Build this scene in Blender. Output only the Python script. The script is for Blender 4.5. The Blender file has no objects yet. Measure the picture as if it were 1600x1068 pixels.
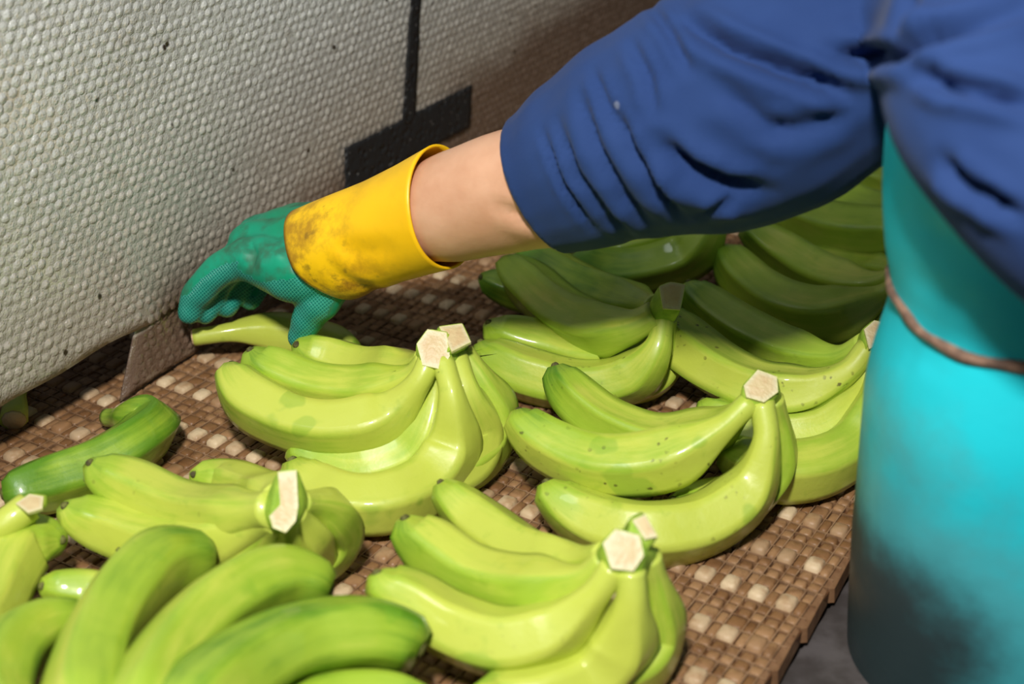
import bpy, bmesh, math, random
from mathutils import Vector, Matrix, noise
random.seed(7)
C = bpy.context.scene.collection
scene = bpy.context.scene

# ------------------------------------------------------------------ camera
CAM_H, FPX, PITCH, YAW = 0.60, 2300.0, math.radians(28.4), math.radians(31.9)
CAM = Vector((0, 0, CAM_H))
FH = Vector((-math.sin(YAW), math.cos(YAW), 0))
RT = Vector((math.cos(YAW), math.sin(YAW), 0))
FW = FH * math.cos(PITCH) + Vector((0, 0, -math.sin(PITCH)))
UP = FH * math.sin(PITCH) + Vector((0, 0, math.cos(PITCH)))
cd = bpy.data.cameras.new('camera'); co = bpy.data.objects.new('camera', cd); C.objects.link(co)
co.location = CAM; co.rotation_euler = (math.pi/2 - PITCH, 0, YAW)
cd.sensor_width = 36; cd.lens = 36 * FPX / 1600; cd.clip_start = 0.02
cd.dof.use_dof = True; cd.dof.focus_distance = 1.09; cd.dof.aperture_fstop = 4.8
scene.camera = co

# ------------------------------------------------------------------ light
w = bpy.data.worlds.new('world'); scene.world = w; w.use_nodes = True
w.node_tree.nodes['Background'].inputs[0].default_value = (0.80, 0.90, 1.0, 1)
w.node_tree.nodes['Background'].inputs[1].default_value = 0.085
def area(name, loc, target, size, energy, col):
    l = bpy.data.lights.new(name, 'AREA'); l.shape = 'DISK'; l.size = size; l.energy = energy; l.color = col
    o = bpy.data.objects.new(name, l); C.objects.link(o); o.location = loc
    o.rotation_euler = (Vector(target) - Vector(loc)).to_track_quat('-Z', 'Y').to_euler()
    return o
def cw(r, f, z): return RT * r + FH * f + Vector((0, 0, z))
area('work_lamp', cw(-0.10, -0.05, 1.22), cw(0.0, 1.0, 0.05), 0.14, 26, (1, 0.96, 0.90))
area('ceiling_lamp', cw(-0.7, -0.2, 2.3), cw(-0.4, 1.0, 0.2), 0.6, 8, (0.90, 0.96, 1.0))
vs = scene.view_settings
vs.view_transform = 'Standard'; vs.look = 'None'; vs.gamma = 1; vs.use_curve_mapping = False; vs.exposure = 0.0

# ------------------------------------------------------------------ pixel / world helpers
def ray(x, y): return RT * ((x-800)/FPX) - UP * ((y-534)/FPX) + FW
def gz(x, y, z=0.0):
    d = ray(x, y); return CAM + d * ((z-CAM_H)/d.z)
def gd(x, y, d): return CAM + ray(x, y) * d
def gx(x, y, X):
    d = ray(x, y); return CAM + d * (X/d.x)
def proj(p):
    v = p - CAM; d = v.dot(FW); return (800 + FPX*v.dot(RT)/d, 534 - FPX*v.dot(UP)/d, d)

# ------------------------------------------------------------------ object helpers
def mesh_obj(name, verts, faces, mat, parent=None, smooth=True, attrs=None, origin=None):
    org = Vector(origin) if origin is not None else (Vector(parent['org']) if parent is not None and 'org' in parent else Vector((0, 0, 0)))
    me = bpy.data.meshes.new(name)
    me.from_pydata([tuple(Vector(v) - org) for v in verts], [], faces); me.update()
    if attrs:
        for k, vals in attrs.items():
            a = me.attributes.new(k, 'FLOAT', 'POINT'); a.data.foreach_set('value', vals)
    if smooth: me.polygons.foreach_set('use_smooth', [True]*len(me.polygons))
    if mat: me.materials.append(mat)
    o = bpy.data.objects.new(name, me); C.objects.link(o)
    if parent is not None: o.parent = parent
    else: o.location = org
    return o
def thing(name, label, cat, loc, group=None):
    o = bpy.data.objects.new(name, None); C.objects.link(o); o.location = loc
    o.empty_display_size = 0.03
    o['label'] = label; o['category'] = cat
    if group: o['group'] = group
    TORG[o.name] = Vector(loc); return o
TORG = {}
def sub(parent_thing): return TORG[parent_thing.name]
def part(name, verts, faces, mat, th, parent=None, smooth=True, attrs=None):
    """mesh given in world coordinates, child of thing th (or of a part of it)"""
    o = mesh_obj(name, verts, faces, mat, None, smooth, attrs, origin=TORG[th.name])
    o.location = (0, 0, 0); o.parent = parent if parent is not None else th
    return o
def catmull(P, n):
    P = [Vector(p) for p in P]; Q = [P[0]*2-P[1]] + P + [P[-1]*2-P[-2]]
    out = []
    for i in range(len(P)-1):
        a, b, c, d = Q[i:i+4]
        for k in range(12):
            t = k/12
            out.append(0.5*((2*b) + (c-a)*t + (2*a-5*b+4*c-d)*t*t + (3*b-a-3*c+d)*t**3))
    out.append(P[-1])
    L = [0]
    for i in range(1, len(out)): L.append(L[-1] + (out[i]-out[i-1]).length)
    res, j = [], 0
    for k in range(n):
        s = L[-1]*k/(n-1)
        while j < len(L)-2 and L[j+1] < s: j += 1
        u = (s-L[j])/max(1e-9, L[j+1]-L[j]); res.append(out[j].lerp(out[j+1], min(1, u)))
    return res, L[-1]
def frames(P, ref=Vector((0, 0, 1))):
    T = [(P[min(i+1, len(P)-1)] - P[max(i-1, 0)]).normalized() for i in range(len(P))]
    n = (ref - T[0]*ref.dot(T[0])).normalized(); out = []
    for t in T:
        n = (n - t*n.dot(t)).normalized(); out.append((t, n, t.cross(n)))
    return out
def sweep(P, radii, ns=16, shape=None, caps=True, ref=Vector((0, 0, 1))):
    """closed tube; returns verts, faces"""
    fr = frames(P, ref); V, Fc = [], []
    for i, p in enumerate(P):
        t, n, b = fr[i]
        for k in range(ns):
            a = 2*math.pi*k/ns; r = radii[i]*(shape(i, a) if shape else 1)
            V.append(p + n*(math.cos(a)*r) + b*(math.sin(a)*r))
    for i in range(len(P)-1):
        for k in range(ns):
            k2 = (k+1) % ns
            Fc.append((i*ns+k, i*ns+k2, (i+1)*ns+k2, (i+1)*ns+k))
    if caps:
        Fc.append(tuple(range(ns-1, -1, -1))); Fc.append(tuple((len(P)-1)*ns+k for k in range(ns)))
    return V, Fc
def smoothstep(a, b, x):
    t = max(0, min(1, (x-a)/(b-a))); return t*t*(3-2*t)
def box(lo, hi):
    x0, y0, z0 = lo; x1, y1, z1 = hi
    V = [(x0,y0,z0),(x1,y0,z0),(x1,y1,z0),(x0,y1,z0),(x0,y0,z1),(x1,y0,z1),(x1,y1,z1),(x0,y1,z1)]
    return V, [(0,3,2,1),(4,5,6,7),(0,1,5,4),(1,2,6,5),(2,3,7,6),(3,0,4,7)]

# ------------------------------------------------------------------ material helpers
class NT:
    def __init__(s, name):
        s.m = bpy.data.materials.new(name); s.m.use_nodes = True; s.t = s.m.node_tree; s.n = s.t.nodes
        s.b = s.n['Principled BSDF']; s.out = s.n['Material Output']
    def add(s, typ, **kw):
        n = s.n.new(typ)
        for k, v in kw.items(): setattr(n, k, v)
        return n
    def link(s, a, b): s.t.links.new(a, b)
    def setin(s, node, key, v):
        if hasattr(v, 'is_output'): s.link(v, node.inputs[key])
        elif isinstance(v, tuple) and len(v) == 3 and node.inputs[key].type == 'RGBA': node.inputs[key].default_value = (*v, 1)
        else: node.inputs[key].default_value = v
    def coord(s, out='Object'): return s.add('ShaderNodeTexCoord').outputs[out]
    def attr(s, name, typ='GEOMETRY'):
        n = s.add('ShaderNodeAttribute'); n.attribute_name = name; n.attribute_type = typ; return n.outputs['Fac']
    def noise(s, vec, scale, detail=4, rough=0.55, out=0):
        n = s.add('ShaderNodeTexNoise'); s.setin(n, 'Vector', vec); n.inputs['Scale'].default_value = scale
        n.inputs['Detail'].default_value = detail; n.inputs['Roughness'].default_value = rough; return n.outputs[out]
    def vor(s, vec, scale, out='Distance'):
        n = s.add('ShaderNodeTexVoronoi'); s.setin(n, 'Vector', vec); n.inputs['Scale'].default_value = scale; return n.outputs[out]
    def math(s, op, a, b=0.0, c=None, clamp=False):
        n = s.add('ShaderNodeMath', operation=op); n.use_clamp = clamp
        s.setin(n, 0, a); s.setin(n, 1, b)
        if c is not None: s.setin(n, 2, c)
        return n.outputs[0]
    def ramp(s, fac, lo, hi, a=0.0, b=1.0):
        n = s.add('ShaderNodeMapRange'); n.interpolation_type = 'SMOOTHSTEP'
        s.setin(n, 0, fac); s.setin(n, 1, lo); s.setin(n, 2, hi); s.setin(n, 3, a); s.setin(n, 4, b); return n.outputs[0]
    def mix(s, fac, a, b, mode='MIX'):
        n = s.add('ShaderNodeMix', data_type='RGBA', blend_type=mode)
        s.setin(n, 0, fac)
        for i, v in ((6, a), (7, b)):
            if hasattr(v, 'is_output'): s.link(v, n.inputs[i])
            else: n.inputs[i].default_value = (*v, 1)
        return n.outputs[2]
    def bump(s, h, strength=0.3, dist=0.001, normal=None):
        n = s.add('ShaderNodeBump'); n.inputs['Strength'].default_value = strength; n.inputs['Distance'].default_value = dist
        s.setin(n, 'Height', h)
        if normal is not None: s.link(normal, n.inputs['Normal'])
        return n.outputs[0]
    def p(s, **kw):
        for k, v in kw.items(): s.setin(s.b, k.replace('_', ' '), v)
        return s.m
    def sepxyz(s, vec):
        n = s.add('ShaderNodeSeparateXYZ'); s.link(vec, n.inputs[0]); return n.outputs

def banana_mat():
    q = NT('banana_skin'); co_ = q.coord()
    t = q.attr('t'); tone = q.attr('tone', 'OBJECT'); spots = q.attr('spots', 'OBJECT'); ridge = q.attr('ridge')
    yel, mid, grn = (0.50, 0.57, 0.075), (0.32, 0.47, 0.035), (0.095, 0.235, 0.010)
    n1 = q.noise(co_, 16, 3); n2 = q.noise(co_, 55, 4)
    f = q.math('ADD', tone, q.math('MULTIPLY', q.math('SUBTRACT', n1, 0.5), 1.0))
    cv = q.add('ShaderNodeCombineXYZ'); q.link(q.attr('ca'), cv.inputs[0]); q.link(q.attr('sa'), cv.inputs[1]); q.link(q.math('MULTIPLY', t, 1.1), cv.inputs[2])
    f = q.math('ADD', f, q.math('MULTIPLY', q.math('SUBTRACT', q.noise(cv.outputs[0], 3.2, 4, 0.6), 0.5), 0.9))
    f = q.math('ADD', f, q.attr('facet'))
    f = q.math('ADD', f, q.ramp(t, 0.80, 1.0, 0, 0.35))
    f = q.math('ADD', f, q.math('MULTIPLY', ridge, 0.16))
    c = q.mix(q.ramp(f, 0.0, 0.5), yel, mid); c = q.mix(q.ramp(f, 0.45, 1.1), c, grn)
    c = q.mix(q.ramp(t, 0.0, 0.16, 0.35, 0.0), c, (0.50, 0.60, 0.10))
    # pale scuffs and darker rubbed patches
    c = q.mix(q.ramp(n2, 0.60, 0.78, 0, 0.35), c, (0.16, 0.33, 0.012))
    c = q.mix(q.ramp(q.noise(co_, 24, 2, 0.5), 0.66, 0.70, 0, 0.4), c, (0.17, 0.36, 0.02))
    jc = q.mix(0.012, co_, q.noise(co_, 70, 3, 0.6, 1), 'ADD'); d = q.vor(jc, 130); m = q.ramp(q.noise(co_, 32, 3), 0.50, 0.66)
    dd = q.vor(co_, 75); m2 = q.ramp(q.noise(co_, 14, 3), 0.52, 0.62)
    sp = q.math('MULTIPLY', q.ramp(d, 0.26, 0.12), m)
    sp2 = q.math('MULTIPLY', q.ramp(q.math('ADD', dd, q.math('MULTIPLY', n2, 0.2)), 0.26, 0.20), m2)
    s = q.math('MULTIPLY', q.math('MAXIMUM', sp, sp2), spots, clamp=True)
    c = q.mix(s, c, (0.045, 0.022, 0.008))
    h = q.math('ADD', q.math('MULTIPLY', q.noise(co_, 60, 4), 0.8), q.math('MULTIPLY', q.noise(co_, 400, 2), 0.15))
    wet = q.noise(co_, 30, 3)
    q.p(Base_Color=c, Roughness=q.ramp(wet, 0.35, 0.65, 0.36, 0.56), Normal=q.bump(h, 0.30, 0.0020))
    q.b.inputs['Coat Weight'].default_value = 0.35; q.b.inputs['Coat Roughness'].default_value = 0.09
    q.b.inputs['Subsurface Weight'].default_value = 0.05; q.b.inputs['Subsurface Radius'].default_value = (0.004, 0.005, 0.001)
    q.b.inputs['Specular IOR Level'].default_value = 0.45
    return q.m
def simple(name, col, rough=0.5, col2=None, scale=20, bump=0.2, bscale=80, **kw):
    q = NT(name); co_ = q.coord()
    c = q.mix(q.ramp(q.noise(co_, scale, 5), 0.35, 0.65), col, col2 or tuple(x*0.8 for x in col))
    q.p(Base_Color=c, Roughness=rough, Normal=q.bump(q.noise(co_, bscale, 4), bump, 0.002), **kw)
    return q.m
M = {}
M['banana'] = banana_mat()
M['tip'] = simple('blossom_end', (0.15, 0.16, 0.03), 0.8, (0.05, 0.04, 0.012), 200)
def cut_mat():
    q = NT('cut_flesh'); co_ = q.coord(); r = q.attr('rim')
    c = q.mix(q.ramp(q.noise(co_, 90, 4), 0.35, 0.7), (0.60, 0.48, 0.26), (0.56, 0.40, 0.21))
    c = q.mix(q.ramp(r, 0.35, 0.9), c, (0.62, 0.55, 0.34))
    c = q.mix(q.ramp(r, 0.85, 1.0, 0, .6), c, (0.60, 0.62, 0.20))
    q.p(Base_Color=c, Roughness=0.45, Normal=q.bump(q.noise(co_, 260, 3), 0.5, 0.002)); return q.m
M['cut'] = cut_mat()
def crown_mat():
    q = NT('crown_skin'); co_ = q.coord()
    c = q.mix(q.ramp(q.noise(co_, 60, 4), 0.3, 0.7), (0.40, 0.55, 0.06), (0.20, 0.36, 0.03))
    c = q.mix(q.ramp(q.noise(co_, 40, 4), 0.60, 0.75, 0, 0.7), c, (0.09, 0.07, 0.02))
    q.p(Base_Color=c, Roughness=0.4, Normal=q.bump(q.noise(co_, 120, 4), 0.4, 0.002)); return q.m
M['crown'] = crown_mat()

# ================================================================== SETTING
BELT_X1, BELT_X0, BELT_Y0, BELT_Y1 = -0.228, -1.05, 0.30, 2.45
FLOOR_Z = -0.80
M['floor'] = simple('wet_concrete', (0.10, 0.095, 0.09), 0.5, (0.06, 0.055, 0.05), 6)
V, F = box((-3.2, -2.2, FLOOR_Z-0.05), (2.6, 4.4, FLOOR_Z))
o = mesh_obj('floor', V, F, M['floor'], smooth=False); o['kind'] = 'structure'; o['label'] = 'dark concrete floor'
M['wall'] = simple('painted_wall', (0.30, 0.29, 0.27), 0.8, (0.22, 0.21, 0.19), 3)
V, F = box((-3.2, 4.35, FLOOR_Z), (2.6, 4.4, 2.2)); o = mesh_obj('wall_back', V, F, M['wall'], smooth=False); o['kind'] = 'structure'
V, F = box((-3.2, -2.2, FLOOR_Z), (-3.15, 4.35, 2.2)); o = mesh_obj('wall_left', V, F, M['wall'], smooth=False); o['kind'] = 'structure'

# ------------------------------------------------------------------ conveyor belt
def belt_mat(name, c1, c2, c3):
    q = NT(name); co_ = q.coord(); rnd = q.attr('rnd')
    g = q.add('ShaderNodeNewGeometry').outputs['Position']
    n = q.noise(g, 9, 4); n2 = q.noise(g, 90, 4)
    c = q.mix(q.ramp(q.math('ADD', q.math('MULTIPLY', rnd, 0.6), q.math('MULTIPLY', n, 0.6)), 0.25, 0.85), c1, c2)
    c = q.mix(q.ramp(n2, 0.45, 0.7, 0, 0.6), c, c3)
    q.p(Base_Color=c, Roughness=q.ramp(n, 0.3, 0.7, 0.38, 0.6), Normal=q.bump(n2, 0.5, 0.002))
    q.b.inputs['Specular IOR Level'].default_value = 0.35
    return q.m
M['belt'] = belt_mat('belt_rubber', (0.185, 0.088, 0.033), (0.31, 0.172, 0.080), (0.12, 0.052, 0.019))
M['belt_base'] = belt_mat('belt_groove', (0.10, 0.042, 0.017), (0.13, 0.058, 0.024), (0.07, 0.03, 0.012))
M['nub'] = belt_mat('belt_worn_nub', (0.28, 0.150, 0.068), (0.60, 0.46, 0.29), (0.30, 0.155, 0.065))
M['strand'] = belt_mat('belt_strand', (0.20, 0.105, 0.05), (0.30, 0.18, 0.10), (0.10, 0.045, 0.02))
M['belt_edge'] = belt_mat('belt_side', (0.17, 0.085, 0.04), (0.22, 0.12, 0.06), (0.12, 0.055, 0.025))
M['steel'] = simple('dull_rail', (0.085, 0.075, 0.075), 0.5, (0.045, 0.038, 0.036), 30, 0.3, 60)

conv = thing('conveyor_belt', 'brown moulded conveyor belt covered in rounded nubs under the bananas', 'conveyor belt', ((BELT_X0+BELT_X1)/2, 1.3, -0.012))
PY, PX = 0.0473, 0.0193
def pillow(cx, cy, wx, wy, h, z0=-0.0035, jit=0.0):
    """rounded nub: 8-gon foot, shoulder ring, domed top"""
    V = []
    for (s, z) in ((1.0, z0), (0.92, z0 + (h-z0)*0.76), (0.66, z0 + (h-z0)*0.99)):
        for (a, b) in ((-.7,-1),(.7,-1),(1,-.7),(1,.7),(.7,1),(-.7,1),(-1,.7),(-1,-.7)):
            V.append((cx + a*wx*0.5*s, cy + b*wy*0.5*s, z))
    V.append((cx, cy, h))
    Fc = []
    for r in range(2):
        for k in range(8): Fc.append((r*8+k, r*8+(k+1) % 8, r*8+8+(k+1) % 8, r*8+8+k))
    for k in range(8): Fc.append((16+k, 16+(k+1) % 8, 24))
    return V, Fc
V, F = box((BELT_X0, BELT_Y0, -0.012), (BELT_X1-0.003, BELT_Y1, -0.003))
part('belt_base', V, F, M['belt_base'], conv, smooth=False, attrs={'rnd': [0.5]*8})
# rows in one period, (offset, height along the belt, relief, kind)
ROWS = [(0.0, 0.0150, 'w'), (0.0133, 0.0088, 's'), (0.0222, 0.0084, 's'), (0.0336, 0.0120, 'm')]
SV, SF, SA = [], [], []
nub_spots = []
NPY = int((BELT_Y1-BELT_Y0)/PY); NPX = int((BELT_X1-BELT_X0-0.012)/PX)
Y_REF, X_REF = 0.7345, -0.3067
rb = random.Random(3)
for j in range(-12, NPY):
    for (off, hy, kind) in ROWS:
        y = Y_REF + j*PY - off
        if y < BELT_Y0+0.01 or y > BELT_Y1-0.01: continue
        i0 = -int((X_REF-BELT_X0)/PX)
        for i in range(i0, 6):
            x = X_REF + i*PX
            if kind == 'w': cells = [(x, 0.0118, 0.0035, True), (x+PX/2, 0.0064, 0.0012, False)]
            elif kind == 's': cells = [(x-0.0002, 0.0084, 0.0005, False), (x+PX/2, 0.0084, 0.0009, False)]
            else: cells = [(x, 0.0118, 0.0014, False), (x+PX/2, 0.0064, 0.0002, False)]
            for (cx, wx, h, white) in cells:
                if cx + wx/2 > BELT_X1-0.003 or cx < BELT_X0+0.01: continue
                h2 = h + rb.uniform(-0.0006, 0.0006); cy = y + rb.uniform(-0.0005, 0.0005); cxx = cx + rb.uniform(-0.0005, 0.0005)
                if white:
                    nub_spots.append((cxx, cy, h2, rb.random())); continue
                PV, PF = pillow(cxx, cy, wx*rb.uniform(0.94, 1.06), hy*rb.uniform(0.94, 1.04), h2)
                n0 = len(SV); SV += PV; SF += [tuple(n0+q for q in f) for f in PF]; SA += [rb.random()]*len(PV)
o = part('nub_field', SV, SF, M['belt'], conv, attrs={'rnd': SA}); o['kind'] = 'stuff'
# the large pale nubs: those in view nearest the camera are single parts
def inview(p):
    x, y, d = proj(Vector(p)); return -10 < x < 1400 and 400 < y < 1080
vis = sorted([n for n in nub_spots if inview(n[:3])], key=lambda n: proj(Vector(n[:3]))[2])[:300]
visset = set(vis); NUBM = []
for k in range(5):
    PV, PF = pillow(0, 0, 0.0118*rb.uniform(.95, 1.06), 0.0150*rb.uniform(.93, 1.03), 0.0035)
    me = bpy.data.meshes.new('nub'); me.from_pydata(PV, [], PF); me.update()
    me.polygons.foreach_set('use_smooth', [True]*len(me.polygons)); me.materials.append(M['nub'])
    a = me.attributes.new('rnd', 'FLOAT', 'POINT'); a.data.foreach_set('value', [k/4]*len(PV)); NUBM.append(me)
for (x, y, h, r) in vis:
    o = bpy.data.objects.new('nub', NUBM[int(r*4.99)]); C.objects.link(o); o.parent = conv
    o.location = Vector((x, y, h-0.0035)) - TORG[conv.name]
SV, SF, SA = [], [], []
for n in nub_spots:
    if n in visset: continue
    PV, PF = pillow(n[0], n[1], 0.0118, 0.0150, n[2]); n0 = len(SV); SV += PV; SF += [tuple(n0+q for q in f) for f in PF]; SA += [n[3]]*len(PV)
o = part('pale_nub_field', SV, SF, M['nub'], conv, attrs={'rnd': SA}); o['kind'] = 'stuff'
# fine strands of the carcass showing in the grooves
SV, SF, SA = [], [], []
def strand(lo, hi):
    bv, bf = box(lo, hi); n0 = len(SV); SV.extend(bv); SF.extend([tuple(n0+q for q in f) for f in bf]); SA.extend([rb.random()]*8)
for j in range(-12, NPY):
    for off in (0.0084, 0.0178, 0.0268, 0.0401):
        y = Y_REF + j*PY - off + rb.uniform(-.0004, .0004)
        if BELT_Y0+0.01 < y < BELT_Y1-0.01: strand((BELT_X0+0.01, y-0.00045, -0.003), (BELT_X1-0.004, y+0.00045, 0.0002))
for i in range(-40, 6):
    for off in (0.0061, 0.0131):
        x = X_REF + i*PX + off
        if BELT_X0+0.01 < x < BELT_X1-0.004: strand((x-0.0004, BELT_Y0+0.01, -0.003), (x+0.0004, BELT_Y1-0.01, 0.0004))
o = part('strand_net', SV, SF, M['strand'], conv, smooth=False, attrs={'rnd': SA}); o['kind'] = 'stuff'
# serrated belt edge: one wedge segment per row period
def wedge():
    L = PY*0.97
    P = [(-0.004, -L/2), (0.0, -L/2), (0.0035, -L*0.44), (0.0002, L*0.47), (-0.004, L/2)]
    V = [(x, y, -0.0125) for x, y in P] + [(x - (0.001 if x > -0.003 else 0), y, -0.0015 if x > -0.003 else -0.0005) for x, y in P]
    F = [(4, 3, 2, 1, 0), (5, 6, 7, 8, 9)] + [(k, (k+1) % 5, 5+(k+1) % 5, 5+k) for k in range(5)]
    return V, F
PV, PF = wedge(); me = bpy.data.meshes.new('edge_segment'); me.from_pydata(PV, [], PF); me.update(); me.materials.append(M['belt_edge'])
a = me.attributes.new('rnd', 'FLOAT', 'POINT'); a.data.foreach_set('value', [.3, .6, .2, .7, .5]*2)
for j in range(-8, 34):
    y = Y_REF + j*PY + 0.006
    if BELT_Y0+0.02 < y < BELT_Y1-0.02:
        o = bpy.data.objects.new('edge_segment', me); C.objects.link(o); o.parent = conv; o.location = Vector((BELT_X1-0.003, y, 0)) - TORG[conv.name]
# carrying frame
fr = thing('conveyor_stand', 'dark grey metal conveyor stand and side rail beneath the brown belt', 'conveyor stand', ((BELT_X0+BELT_X1)/2, 1.3, FLOOR_Z))
V, F = box((BELT_X0, BELT_Y0, -0.030), (BELT_X1-0.012, BELT_Y1, -0.0125)); part('slider_bed', V, F, M['steel'], fr, smooth=False)
for nm, x0, x1 in (('side_rail', BELT_X1-0.006, BELT_X1+0.055), ('side_rail', BELT_X0-0.05, BELT_X0-0.004)):
    bm = bmesh.new(); VV, FF = box((x0, BELT_Y0-0.05, -0.10), (x1, BELT_Y1+0.05, -0.018))
    bv = [bm.verts.new(v) for v in VV]; [bm.faces.new([bv[i] for i in f]) for f in FF]
    bmesh.ops.bevel(bm, geom=bm.edges[:], offset=0.004, segments=2, affect='EDGES')
    part(nm, [v.co.copy() for v in bm.verts], [tuple(v.index for v in f.verts) for f in bm.faces], M['steel'], fr, smooth=False); bm.free()
for x in (BELT_X0-0.027, BELT_X1+0.012):
    for y in (BELT_Y0+0.05, BELT_Y1-0.1):
        V, F = box((x-0.02, y-0.02, FLOOR_Z), (x+0.02, y+0.02, -0.10)); part('leg', V, F, M['steel'], fr, smooth=False)

# ------------------------------------------------------------------ bubble sheet curtain
CX = -0.797; CUR_TOP = 1.0
FLAP_Y = 0.722
def cur_x(y, z):
    x = CX + 0.006*math.sin(y*5.0+0.6)*min(1, z*4) + 0.012*smoothstep(0.05, 0.4, z)*math.sin(y*2.2)
    x += 0.006*smoothstep(0.16, 0.05, z)*smoothstep(FLAP_Y+0.12, FLAP_Y-0.02, y)         # the short panel kicks out a little at its hem
    return x
def cur_bottom(y):
    if y < FLAP_Y: return 0.058 + 0.0035*math.sin(y*21) + 0.0015*math.sin(y*57) - 0.004*smoothstep(0.5, FLAP_Y, y)
    return 0.0045 + 0.0012*math.sin(y*60)
def curtain_mat():
    q = NT('bubble_plastic'); g = q.add('ShaderNodeNewGeometry').outputs['Position']
    xyz = q.sepxyz(g); z, y = xyz[2], xyz[1]
    n = q.noise(g, 7, 5); n2 = q.noise(g, 45, 4)
    clean = q.mix(q.ramp(n, 0.35, 0.65), (0.76, 0.78, 0.75), (0.66, 0.675, 0.645))
    # grime that splashes up from the belt: strongest at the foot, further along the belt reaching higher
    lvl = q.math('ADD', z, q.math('MULTIPLY', q.math('SUBTRACT', n, 0.5), 0.10))
    lvl = q.math('SUBTRACT', lvl, q.math('MULTIPLY', q.math('SUBTRACT', y, 0.75), 0.13))
    c = q.mix(q.ramp(lvl, 0.27, 0.05, 0, 0.75), clean, (0.42, 0.33, 0.24))
    foot = q.math('MAXIMUM', q.ramp(z, 0.0535, 0.048), q.math('MULTIPLY', q.ramp(lvl, 0.105, 0.045), q.ramp(y, 0.715, 0.75)))
    c = q.mix(q.math('MULTIPLY', foot, 0.88), c, (0.17, 0.098, 0.062))
    c = q.mix(q.ramp(n2, 0.56, 0.74, 0, 0.25), c, (0.34, 0.27, 0.20))
    d = q.vor(g, 55); m = q.ramp(q.noise(g, 30, 2), 0.54, 0.60)
    c = q.mix(q.math('MULTIPLY', q.ramp(d, 0.18, 0.08), m), c, (0.05, 0.035, 0.02))
    tr = q.add('ShaderNodeBsdfTranslucent'); q.link(c, tr.inputs[0])
    mx = q.add('ShaderNodeMixShader'); mx.inputs[0].default_value = 0.22
    q.p(Base_Color=c, Roughness=q.ramp(n2, 0.35, 0.65, 0.14, 0.30), Normal=q.bump(q.math('ADD', q.noise(g, 150, 4), q.math('MULTIPLY', q.noise(g, 520, 2), 0.5)), 0.6, 0.003))
    q.b.inputs['Specular IOR Level'].default_value = 0.6; q.b.inputs['Coat Weight'].default_value = 0.8; q.b.inputs['Coat Roughness'].default_value = 0.06; q.b.inputs['Coat IOR'].default_value = 1.9
    q.link(q.b.outputs[0], mx.inputs[1]); q.link(tr.outputs[0], mx.inputs[2]); q.link(mx.outputs[0], q.out.inputs[0])
    return q.m
M['bubble'] = curtain_mat()
cur = thing('plastic_curtain', 'milky bubble plastic curtain hanging along the belt, brown with grime below', 'curtain', (CX, 1.1, 0.0))
V, F = [], []
NZ = 40
def grid(y0, y1, zlo, zhi, nz, xo, swing):
    n = max(2, int((y1-y0)/0.016)); o0 = len(V)
    for i in range(n+1):
        y = y0 + (y1-y0)*i/n; b, t_ = zlo(y), zhi
        for k in range(nz+1):
            z = b + (t_-b)*(k/nz)**1.3; yy = y
            if swing and z < 0.06: yy = y - (0.06-z)*0.5*smoothstep(FLAP_Y+0.10, FLAP_Y, y)   # the flap's free corner swings forward
            V.append((cur_x(y, z) - xo, yy, z))
    for i in range(n):
        for k in range(nz):
            a = o0 + i*(nz+1)+k; F.append((a, a+nz+1, a+nz+2, a+1))
grid(0.20, 2.40, lambda y: cur_bottom(min(y, FLAP_Y-0.001)) + 0.002*smoothstep(0.7, 1.0, y), CUR_TOP, NZ, 0.0, False)
grid(FLAP_Y-0.006, 2.40, lambda y: cur_bottom(max(y, FLAP_Y+0.0005)), 0.080, 10, 0.0030, True)          # second layer reaching down to the belt
o = part('sheet', V, F, M['bubble'], cur)
so = o.modifiers.new('thickness', 'SOLIDIFY'); so.thickness = 0.0014; so.offset = 0
# bubbles, hexagonal rows
V, F = [], []; rb = random.Random(5); pit = 0.0088
row = 0; z = 0.006
while z < 0.56:
    y = 0.25 + (pit/2 if row % 2 else 0)
    while y < 2.3:
        if z > cur_bottom(y) + 0.004 and not (abs(y-FLAP_Y) < 0.005 and z < 0.07):
            zz = z + rb.uniform(-.0009, .0009); y2 = y + rb.uniform(-.0009, .0009)
            if y > FLAP_Y and zz < 0.06: y2 -= (0.06-zz)*0.5*smoothstep(FLAP_Y+0.10, FLAP_Y, y)
            x = cur_x(y, zz) - (0.0030 if zz < cur_bottom(FLAP_Y-0.001)+0.003 else 0); r = pit*0.50*rb.uniform(.9, 1.08); h = rb.uniform(0.0006, 0.0018); n0 = len(V)
            for (s, hh) in ((1, 0), (0.74, 0.45), (0.38, 0.88)):
                for k in range(8):
                    a = 2*math.pi*k/8; V.append((x + h*hh + 0.0006, y2 + r*s*math.cos(a), zz + r*s*math.sin(a)))
            V.append((x+h+0.0006, y2, zz))
            for q in range(2):
                for k in range(8): F.append((n0+q*8+k, n0+q*8+(k+1) % 8, n0+q*8+8+(k+1) % 8, n0+q*8+8+k))
            for k in range(8): F.append((n0+16+k, n0+16+(k+1) % 8, n0+24))
        y += pit
    z += pit*0.87; row += 1
o = part('bubbles', V, F, M['bubble'], cur); o['kind'] = 'stuff'
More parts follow.
